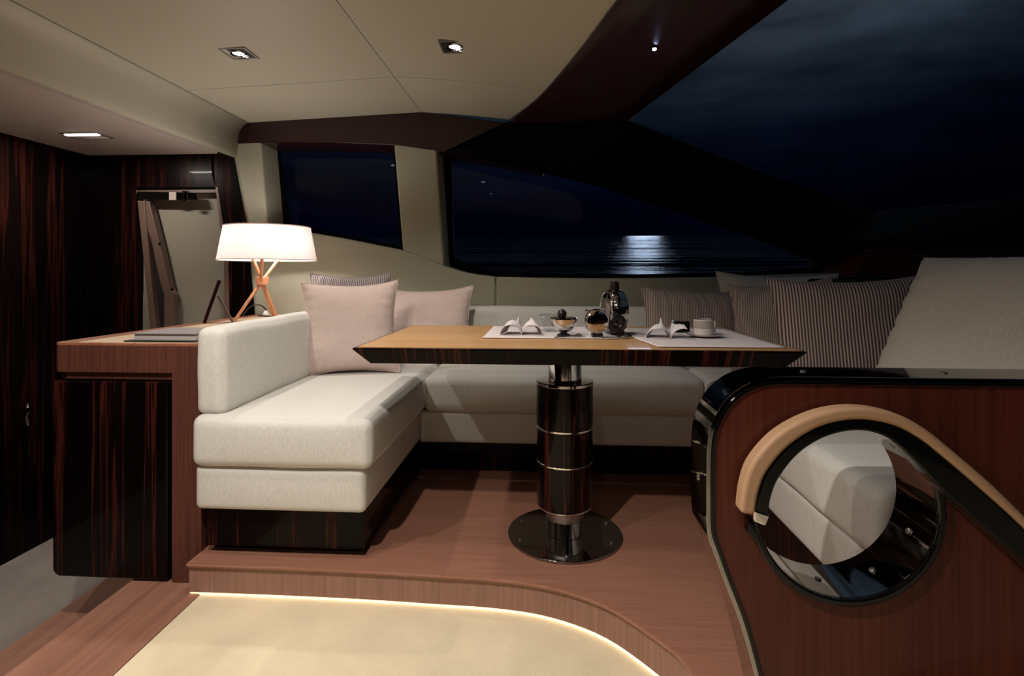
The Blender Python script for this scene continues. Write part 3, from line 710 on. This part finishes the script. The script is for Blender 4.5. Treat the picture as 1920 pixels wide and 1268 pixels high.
# ------------------------------------------------------------ on the table
def cloth(x0, x1, y0, y1, z, nx=20, ny=14, wob=.0015, cut=0, th=.0016, sk=0, seed=0):
    bm = bmesh.new(); g = {}
    for i in range(nx + 1):
        for j in range(ny + 1):
            s, t = i / nx, j / ny
            x = x0 + (x1 - x0) * s + sk * t * (x1 - x0) * .1; y = y0 + (y1 - y0) * t
            if cut and s < .2 and t < .35: x += cut * (1 - t / .35) * (1 - s / .2)
            zz = z + wob * (1 + noise.noise(Vector((x * 9, y * 9, seed)))) * .6
            g[i, j] = bm.verts.new((x, y, zz))
    for i in range(nx):
        for j in range(ny): bm.faces.new((g[i, j], g[i + 1, j], g[i + 1, j + 1], g[i, j + 1]))
    return bm
MZ = TZ + .002
m1 = obj('placemat', cloth(-.215, .262, 1.862, 2.28, MZ, wob=.001), 'mat', smooth=True, solid=.0018)
tag(m1, 'white linen placemat at the middle of the table under the steel tea set', 'placemat', 'linen placemats')
m2 = obj('placemat', cloth(.315, .735, 1.66, 2.22, MZ, wob=.0016, cut=.035, seed=4), 'mat', smooth=True, solid=.0018)
tag(m2, 'pale linen placemat at the right end of the table under cup and saucer', 'placemat', 'linen placemats')
OZ = MZ + .0028
def napkin(name, cx, cy, w, d, h, label, humps, seed, rz=0):
    bm = bmesh.new(); g = {}; nx, ny = 40, 20
    for i in range(nx + 1):
        for j in range(ny + 1):
            s, t = i / nx, j / ny
            x = (s - .5) * w * (1 - .25 * t); y = (t - .5) * d
            # two arched lobes gathered at the centre, tips standing at the back
            lobe = abs(sin(pi * s * humps)) ** .55
            z = h * lobe * (.62 + .25 * sin(pi * t)) * (1 - .25 * t)
            tip = math.exp(-((s - .40) ** 2) / .0022) * t ** 2 * h * .75 + math.exp(-((s - .78) ** 2) / .003) * t ** 2 * h * .45
            z += tip * .9 + .004 * noise.noise(Vector((s * 6, t * 5, seed)))
            y += .010 * sin(s * 9 + seed) * (1 - t)
            z = max(z, .0004 + .002 * t)
            g[i, j] = bm.verts.new((x, y, z))
    for i in range(nx):
        for j in range(ny): bm.faces.new((g[i, j], g[i + 1, j], g[i + 1, j + 1], g[i, j + 1]))
    t_ = thing(name, (cx, cy, OZ), label, 'napkin', 'linen napkins', (0, 0, radians(rz)))
    obj('cloth', bm, 'linen', t_, smooth=True, solid=.0022, local=True)
    hem = [g_ for g_ in []]
    pts = []
    for i in range(nx + 1):
        s = i / nx; x = (s - .5) * w; lobe = abs(sin(pi * s * humps)) ** .55
        pts.append((x, -.5 * d + .010 * sin(s * 9 + seed) - .001, max(h * lobe * .62 + .004 * noise.noise(Vector((s * 6, 0, seed))), .0014)))
    obj('hem', tube(pts, .0014, 6), 'mat', t_, smooth=True, local=True)
    return t_
napkin('napkin', -.082, 1.985, .158, .11, .062, 'white napkin folded in two arches left of the steel sugar bowl', 2, 3)
napkin('napkin', .425, 1.905, .135, .10, .058, 'mauve white crumpled napkin left of the cup and saucer', 1.6, 8, -8)
tag(obj('napkin', rbox(.590, .625, 1.985, 1.995, OZ, OZ + .050, .002, n=3, wob=.002), 'linen', smooth=True), 'small upright square of napkin behind the cup', 'napkin', 'linen napkins')
tag(obj('box', rbox(.490, .55, 2.05, 2.09, OZ, OZ + .042, .002, n=2), 'gloss_black'), 'small black box behind the napkin and cup', 'box')
# glass tea cup
gx, gy = .033, 2.075
gcup = thing('glass_cup', (gx, gy, OZ), 'clear glass tea cup with handle behind the sugar bowl', 'cup')
obj('glass_body', lathe([(.020, .0), (.034, .012), (.044, .035), (.050, .062)], (0, 0, 0), 36, cap=False), 'glass', gcup, smooth=True, local=True, solid=.002)
obj('rim', tube([(.050 * cos(2 * pi * i / 40), .050 * sin(2 * pi * i / 40), .062) for i in range(40)], .0013, 6, closed=True), 'chrome', gcup, smooth=True, local=True)
obj('handle', tube(curve_pts([(-.048, 0, .058), (-.068, 0, .058), (-.074, 0, .042), (-.062, 0, .026), (-.044, 0, .024)], 6), .0024, 8), 'glass', gcup, smooth=True, local=True)
obj('saucer', lathe([(.030, 0), (.058, .004), (.060, .006), (.030, .003)], (0, 0, -.001), 36), 'glass', gcup, smooth=True, local=True)
# steel sugar bowl: half sphere with flat lid and dark ball
bx, by = PZ(1057, 630, OZ).x, 1.92
sb = thing('sugar_bowl', (bx, by, OZ), 'mirror steel half-sphere sugar bowl with dark ball knob', 'bowl', 'steel tea set')
R_ = .050
obj('bowl', lathe([(R_ * sin(a), .012 + R_ - R_ * cos(a)) for a in [radians(k) for k in (14, 22, 32, 42, 52, 62, 72, 80, 88)]], (0, 0, 0), 48), 'chrome', sb, smooth=True, local=True)
obj('lid', lathe([(R_ * .99, .0605), (R_ * .99, .0635), (R_ * .9, .0655)], (0, 0, 0), 48), 'dark_chrome', sb, smooth=False, local=True)
obj('knob', lathe([(.004, .066)] + [(.017 * sin(radians(a)), .078 - .017 * cos(radians(a))) for a in range(30, 180, 15)] + [(.001, .095)], (-.006, 0, 0), 24), 'coffee', sb, smooth=True, local=True)
obj('foot', lathe([(.024, 0), (.024, .004), (.012, .010), (.013, .014)], (0, 0, 0), 28), 'coffee', sb, smooth=True, local=True)
# round disc creamer and teapot
def disc_pot(name, label, x, y, R, T, yaw, ring_side=1, capk=True, z0=.012):
    t_ = thing(name, (x, y, OZ), label, 'pot', 'steel tea set', (0, 0, radians(yaw)))
    c = (0, 0, z0 + R)
    prof = [(R * .02, -T * .62), (R * .45, -T * .60), (R * .80, -T * .53), (R * .93, -T * .44), (R, -T * .22), (R, T * .22), (R * .93, T * .44), (R * .80, T * .50), (R * .02, T * .50)]
    o = obj('pot_body', lathe(prof, c, 56, 'Y'), 'dark_chrome' if capk else 'chrome', t_, smooth=True, local=True)
    obj('rim', tube([(R * .90 * cos(2 * pi * i / 48), -T * .475, z0 + R + R * .90 * sin(2 * pi * i / 48)) for i in range(48)], R * .03, 6, closed=True), 'chrome', t_, smooth=True, local=True)
    obj('foot', rbox(-R * .42, R * .42, -T * .45, T * .45, 0, z0 + R * .1, .003, n=3), 'coffee', t_, smooth=True, local=True)
    return t_
p2 = disc_pot('teapot', 'tall dark mirror steel disc-shaped teapot with black cap', PZ(1150, 624, OZ).x, 2.00, .080, .060, -76, z0=.004)
obj('cap', lathe([(.018, .163), (.019, .170), (.016, .192), (.013, .194)], (0, 0, 0), 24), 'coffee', p2, smooth=True, local=True)
p1 = disc_pot('milk_jug', 'small mirror steel disc-shaped jug in front of the teapot', PZ(1116, 628, OZ).x, 1.895, .044, .034, 8, capk=False, z0=.010)
obj('handle', lathe([(.021 + .014 * cos(radians(a)), .014 * sin(radians(a))) for a in range(0, 361, 30)], (.072, .004, .046), 32, 'Y', cap=False), 'coffee', p1, smooth=True, local=True)
obj('spout', tube([(-.030, -.004, .088), (-.042, -.006, .094)], [.006, .004], 8), 'chrome', p1, smooth=True, local=True)
for (px0, py0, px1, py1, lab) in ((1040, 633, 1090, 629, 'small steel teaspoon before the sugar bowl'), (1128, 633, 1180, 632, 'small steel teaspoon before the teapot')):
    a_, b2_ = PZ(px0, py0, OZ + .003), PZ(px1, py1, OZ + .003)
    sp = thing('teaspoon', ((a_ + b2_) / 2), lab, 'spoon', 'teaspoons')
    obj('spoon_handle', tube([a_, a_.lerp(b2_, .7)], [.0022, .0016], 8), 'satin', sp, smooth=True)
    obj('spoon_bowl', tube([a_.lerp(b2_, .7), a_.lerp(b2_, .8), a_.lerp(b2_, .92), b2_], [.002, .006, .007, .003], 10), 'satin', sp, smooth=True)
# porcelain cup and saucer
ux, uy = PZ(1312, 629, OZ).x, 1.915
sc = tag(obj('saucer', lathe([(.022, .0), (.034, .0015), (.060, .009), (.062, .0112), (.034, .005), (.0, .004)], (ux + .003, uy, OZ), 48, cap=False), 'porcelain', smooth=True), 'white saucer under the banded cup on the right placemat', 'saucer')
cup = thing('coffee_cup', (ux, uy, OZ + .006), 'straight porcelain cup with beige band and dark rim on its saucer', 'cup')
obj('cup_body', lathe([(.027, 0), (.0315, .004), (.033, .020), (.0335, .056), (.0310, .056), (.030, .02), (.001, .012)], (0, 0, 0), 40, cap=False), 'porcelain', cup, smooth=True, local=True)
obj('band', lathe([(.0337, .026), (.0341, .028), (.0342, .050), (.0340, .052)], (0, 0, 0), 40, cap=False), 'porcelain_band', cup, smooth=True, local=True, solid=.0005)
obj('rim', tube([(.0325 * cos(2 * pi * i / 40), .0325 * sin(2 * pi * i / 40), .0565) for i in range(40)], .0014, 6, closed=True), 'coffee', cup, smooth=True, local=True)

# ============================================================ DIVIDER PANEL WITH PORTHOLE AND HANDRAIL
DY, DT = 1.05, .106
div = thing('divider_panel', (.85, DY + DT / 2, pz), 'mahogany divider panel with round chrome porthole at the right', 'divider')
def dpt(u, v): return PY(u, v, DY)
left_px = [(1470, 1535), (1446, 1370), (1424, 1268), (1396, 1167), (1366, 1088), (1345, 1030), (1335, 1000), (1333, 960), (1333, 880), (1336, 826), (1346, 790), (1366, 757), (1396, 732), (1430, 719), (1465, 715), (1520, 715)]
lc = curve_pts([dpt(u, v) for u, v in left_px], 5)
XR = 1.45
outer = lc + [Vector((XR, DY, lc[-1].z)), Vector((XR, DY, lc[0].z))]
cx, cz, ri, ro = dpt(1584, 957).x, dpt(1584, 957).z, .1635, .1785
NH = 72
def circ(r, y, n=NH): return [Vector((cx + r * cos(2 * pi * i / n), y, cz + r * sin(2 * pi * i / n))) for i in range(n)]
o = obj('panel', fill_plate(outer, [circ(ri + .006, DY)], (0, DT, 0)), 'mahogany', div); o['label'] = 'reddish mahogany panel'
# chrome edging band round the rim of the panel
band_path = lc + [Vector((XR, DY, lc[-1].z))]
nrm = []
for i, p in enumerate(band_path):
    t = (band_path[min(i + 1, len(band_path) - 1)] - band_path[max(i - 1, 0)]).normalized(); nrm.append(Vector((-t.z, 0, t.x)))
bo = [p + k * .009 for p, k in zip(band_path, nrm)]
bi = [p + k * .0005 for p, k in zip(band_path, nrm)]
o = obj('edge_band', ribbon([p - Vector((0, .002, 0)) for p in bo], [p - Vector((0, .002, 0)) for p in bi], (0, DT + .004, 0)), 'dark_chrome', div, bevel=.001); o['label'] = 'polished steel edging band'
for p in o.data.polygons: p.use_smooth = False
bii = [p - k * .006 for p, k in zip(band_path, nrm)]
obj('edge_bead', ribbon([p - Vector((0, .004, 0)) for p in bi], [p - Vector((0, .004, 0)) for p in bii], (0, .006, 0)), 'gloss_black', div, bevel=.001)
# porthole tube
o = obj('porthole_ring', ring_prism(circ(ri + .006, DY - .004), circ(ri, DY - .004), (0, DT + .008, 0)), 'dark_chrome', div, smooth=False); o['label'] = 'polished tube lining the porthole'
for p in o.data.polygons: p.use_smooth = True
o.data.set_sharp_from_angle(angle=radians(42))
ph = obj('porthole_flange', ring_prism(circ(ro, DY - .012), circ(ri + .0005, DY - .012), (0, .012, 0)), 'gloss_black', div, bevel=.004, seg=3)
scr = None
for k, a in enumerate((118, 42, -22, -98, 160, -60)):
    for yy in (.5,):
        p = Vector((cx + (ri - .001) * cos(radians(a)), DY + DT * yy, cz + (ri - .001) * sin(radians(a))))
        bm = lathe([(.006, -.001), (.006, .0018), (.0035, .003)], (0, 0, 0), 12)
        bmesh.ops.transform(bm, matrix=Matrix.Rotation(radians(-90 - a), 4, 'Y') @ Matrix.Rotation(0, 4, 'X'), verts=bm.verts)
        bmesh.ops.translate(bm, verts=bm.verts, vec=p)
        obj('screw', bm, 'satin', div)
for (u, v) in ((1322, 915), (1506, 706), (1770, 706)):
    if v > 800: p = Vector((dpt(1333, 915).x - .009, DY + DT * .5, dpt(1333, 915).z)); rot = -90
    else: p = Vector((PY(u, v, DY + DT * .5).x, DY + DT * .5, lc[-1].z + .009)); rot = 0
    bm = lathe([(.006, -.001), (.006, .0018), (.0035, .003)], (0, 0, 0), 12)
    bmesh.ops.transform(bm, matrix=Matrix.Rotation(radians(rot), 4, 'Y'), verts=bm.verts); bmesh.ops.translate(bm, verts=bm.verts, vec=p)
    obj('screw', bm, 'satin', div)
# handrail: black bar with tan leather grip
YR = 1.005
rail = thing('handrail', (.6, YR, .4), 'curved black handrail with tan leather grip arching over the porthole', 'handrail')
lo_px = [(1389, 964), (1396, 912), (1414, 865), (1461, 814), (1530, 778), (1605, 765), (1679, 776), (1734, 803), (1790, 847), (1860, 907), (1920, 965), (2060, 1100)]
li_px = [(1417, 968), (1424, 925), (1440, 885), (1480, 838), (1538, 802), (1605, 788), (1672, 797), (1724, 822), (1778, 864), (1850, 926), (1914, 984), (2052, 1118)]
bi_px = [(1440, 975), (1446, 935), (1462, 896), (1500, 850), (1552, 819), (1612, 808), (1665, 822), (1712, 862), (1772, 925), (1850, 996), (1910, 1048), (2040, 1175)]
LO = curve_pts([PY(u, v, YR) for u, v in lo_px], 6); LI = curve_pts([PY(u, v, YR) for u, v in li_px], 6); BI = curve_pts([PY(u, v, YR + .004) for u, v in bi_px], 6)
LI2 = [Vector((p.x, YR + .004, p.z)) for p in LI]
o = obj('rail_bar', ribbon(LI2, BI, (0, .036, 0)), 'gloss_black', rail, bevel=.004, seg=3); o['label'] = 'gloss black curved bar'
o = obj('grip', ribbon(LO, [p - Vector((0, 0, .0)) for p in LI], (0, .036, 0)), 'tan', rail, bevel=.011, seg=4); o['label'] = 'tan leather grip'
for p in o.data.polygons: p.use_smooth = True
o.data.set_sharp_from_angle(angle=radians(50))
obj('end_cap', prism([LI2[0] + Vector((-.002, -.001, .010)), BI[0] + Vector((.002, -.005, .010)), BI[0] + Vector((-.006, -.005, -.010)), LI2[0] + Vector((-.002, -.001, -.012))], (0, .040, 0)), 'chrome', rail, bevel=.003)
obj('bracket', prism([PY(1404, 978, YR + .02), PY(1424, 1000, YR + .02), PY(1430, 1030, YR + .02), PY(1412, 1012, YR + .02), PY(1402, 1000, YR + .02)], (0, .022, 0)), 'gloss_black', rail, bevel=.003)

# ============================================================ CEILING SPOTLIGHTS
LABEL = {0: ('square recessed spotlight right of the ceiling centre joint', (850, 72)), 1: ('square recessed spotlight near the left ceiling fascia', (432, 76))}
def spotlight(x, y, watts, half, label):
    z = zc(x); s = .058
    t_ = thing('ceiling_spotlight', (x, y, z), label, 'spotlight', 'square recessed ceiling spotlights')
    sq = lambda h, zz: [(x - h, y - h, zz), (x + h, y - h, zz), (x + h, y + h, zz), (x - h, y + h, zz)]
    obj('frame', ring_prism(sq(s, z - .003), sq(s - .010, z - .003), (0, 0, .005)), 'satin', t_, bevel=.001)
    obj('recess', box(x - s + .010, x + s - .010, y - s + .010, y + s - .010, z - .0012, z + .002), 'joint', t_)
    g = obj('gimbal', tube([(x + .032 * cos(2 * pi * i / 32), y + .032 * sin(2 * pi * i / 32), z - .003) for i in range(32)], .004, 6, closed=True), 'chrome', t_, smooth=True)
    obj('bulb', lathe([(.022, -.003), (.022, -.0015)], (x, y - .006, z), 24), 'bulb', g)
    obj('bulb', lathe([(.010, -.004), (.010, -.003)], (x + .012, y + .028, z), 16), 'bulb', g)  # smaller glowing disc put in for the second bright reflection, not a lamp
    ld = bpy.data.lights.new('spot_light', 'SPOT'); ld.energy = watts; ld.color = SPOT_COL; ld.spot_size = radians(2 * half); ld.spot_blend = .8; ld.shadow_soft_size = .02
    lo = bpy.data.objects.new('spot_light', ld); COL.objects.link(lo); lo.parent = t_; lo.location = (0, 0, -.02)
names = ['square recessed spotlight right of the ceiling centre joint', 'square recessed spotlight near the left ceiling fascia', 'square recessed spotlight in the second ceiling row', 'square recessed spotlight in the second ceiling row beside the fascia', 'square recessed spotlight over the camera position', 'square recessed spotlight behind the camera position']
for (x, y, w_, hf), nm in zip(SPOTS, names): spotlight(x, y, w_, hf, nm)
# galley light
g_ = thing('galley_light', (-2.37, 2.63, 1.672), 'bright narrow recessed light in the lower galley ceiling', 'light')
obj('frame', ring_prism([(-2.48, 2.59, 1.668), (-2.28, 2.59, 1.668), (-2.28, 2.70, 1.668), (-2.48, 2.70, 1.668)], [(-2.47, 2.6, 1.668), (-2.29, 2.6, 1.668), (-2.29, 2.69, 1.668), (-2.47, 2.69, 1.668)], (0, 0, .004)), 'satin', g_)
obj('lens', rbox(-2.468, -2.292, 2.602, 2.63, 1.664, 1.6725, .004, n=3), 'strip_light', g_, smooth=True)
al = bpy.data.lights.new('galley_area', 'AREA'); al.energy = 7; al.size = .17; al.shape = 'RECTANGLE'; al.size_y = .05; al.color = (1, .9, .8)
ao = bpy.data.objects.new('galley_area', al); COL.objects.link(ao); ao.parent = g_; ao.location = (0, 0, -.015)
# tiny star light in the header
from mathutils.bvhtree import BVHTree
bvh = BVHTree.FromPolygons([v.co + header.location for v in header.data.vertices], [list(p.vertices) for p in header.data.polygons])
sp_ = bvh.ray_cast(Vector((0, 0, H)), ray(1227, 83).normalized())[0] - Vector((0, 0, .012))
stl = thing('star_light', (sp_.x, sp_.y, sp_.z), 'tiny bluish star light in the dark maroon header', 'light')
obj('housing', lathe([(.011, 0), (.011, .004)], sp_ - Vector((0, 0, .004)), 20), 'gloss_black', stl)
obj('led', lathe([(.0065, -.003), (.0065, .002)], sp_ - Vector((0, 0, .004)), 16), 'star', stl)

# ============================================================ SEA
bm = bmesh.new()
def sea_z(y): return -1.2 + .0718 * y
ys = [12, 30, 80, 300, 1500, 12000]
R = [[bm.verts.new((x * y, y, sea_z(y))) for x in (-1.5, -.5, .5, 1.5, 3)] for y in ys]
for a, b in zip(R, R[1:]):
    for i in range(4): bm.faces.new((a[i], a[i + 1], b[i + 1], b[i]))
sm, N_, L_, b_ = newmat('night_sea')
b_.inputs['Base Color'].default_value = (.0006, .0016, .012, 1); b_.inputs['Roughness'].default_value = .08; b_.inputs['Specular IOR Level'].default_value = .25
tc = N_.new('ShaderNodeTexCoord'); mp = N_.new('ShaderNodeMapping'); mp.inputs['Scale'].default_value = (.07, 1, 1); L_.new(tc.outputs['Object'], mp.inputs[0])
nz = N_.new('ShaderNodeTexNoise'); nz.inputs['Scale'].default_value = .9; nz.inputs['Detail'].default_value = 8; nz.inputs['Roughness'].default_value = .6; L_.new(mp.outputs[0], nz.inputs['Vector'])
bp = N_.new('ShaderNodeBump'); bp.inputs['Strength'].default_value = 1.0; bp.inputs['Distance'].default_value = .35; L_.new(nz.outputs['Fac'], bp.inputs['Height'])
mp2 = N_.new('ShaderNodeMapping'); mp2.inputs['Scale'].default_value = (.10, 1, 1); L_.new(tc.outputs['Object'], mp2.inputs[0])
nz2 = N_.new('ShaderNodeTexNoise'); nz2.inputs['Scale'].default_value = .2; nz2.inputs['Detail'].default_value = 9; nz2.inputs['Roughness'].default_value = .8; L_.new(mp2.outputs[0], nz2.inputs['Vector'])
L_.new(bp.outputs[0], b_.inputs['Normal'])
rr_ = N_.new('ShaderNodeMapRange'); rr_.inputs[1].default_value = .485; rr_.inputs[2].default_value = .53; rr_.inputs[3].default_value = .0; rr_.inputs[4].default_value = .45
L_.new(nz2.outputs['Fac'], rr_.inputs[0]); L_.new(rr_.outputs[0], b_.inputs['Specular IOR Level'])
tag(obj('sea', bm, sm), 'dark blue moonlit sea outside the long window', 'sea', kind='stuff')
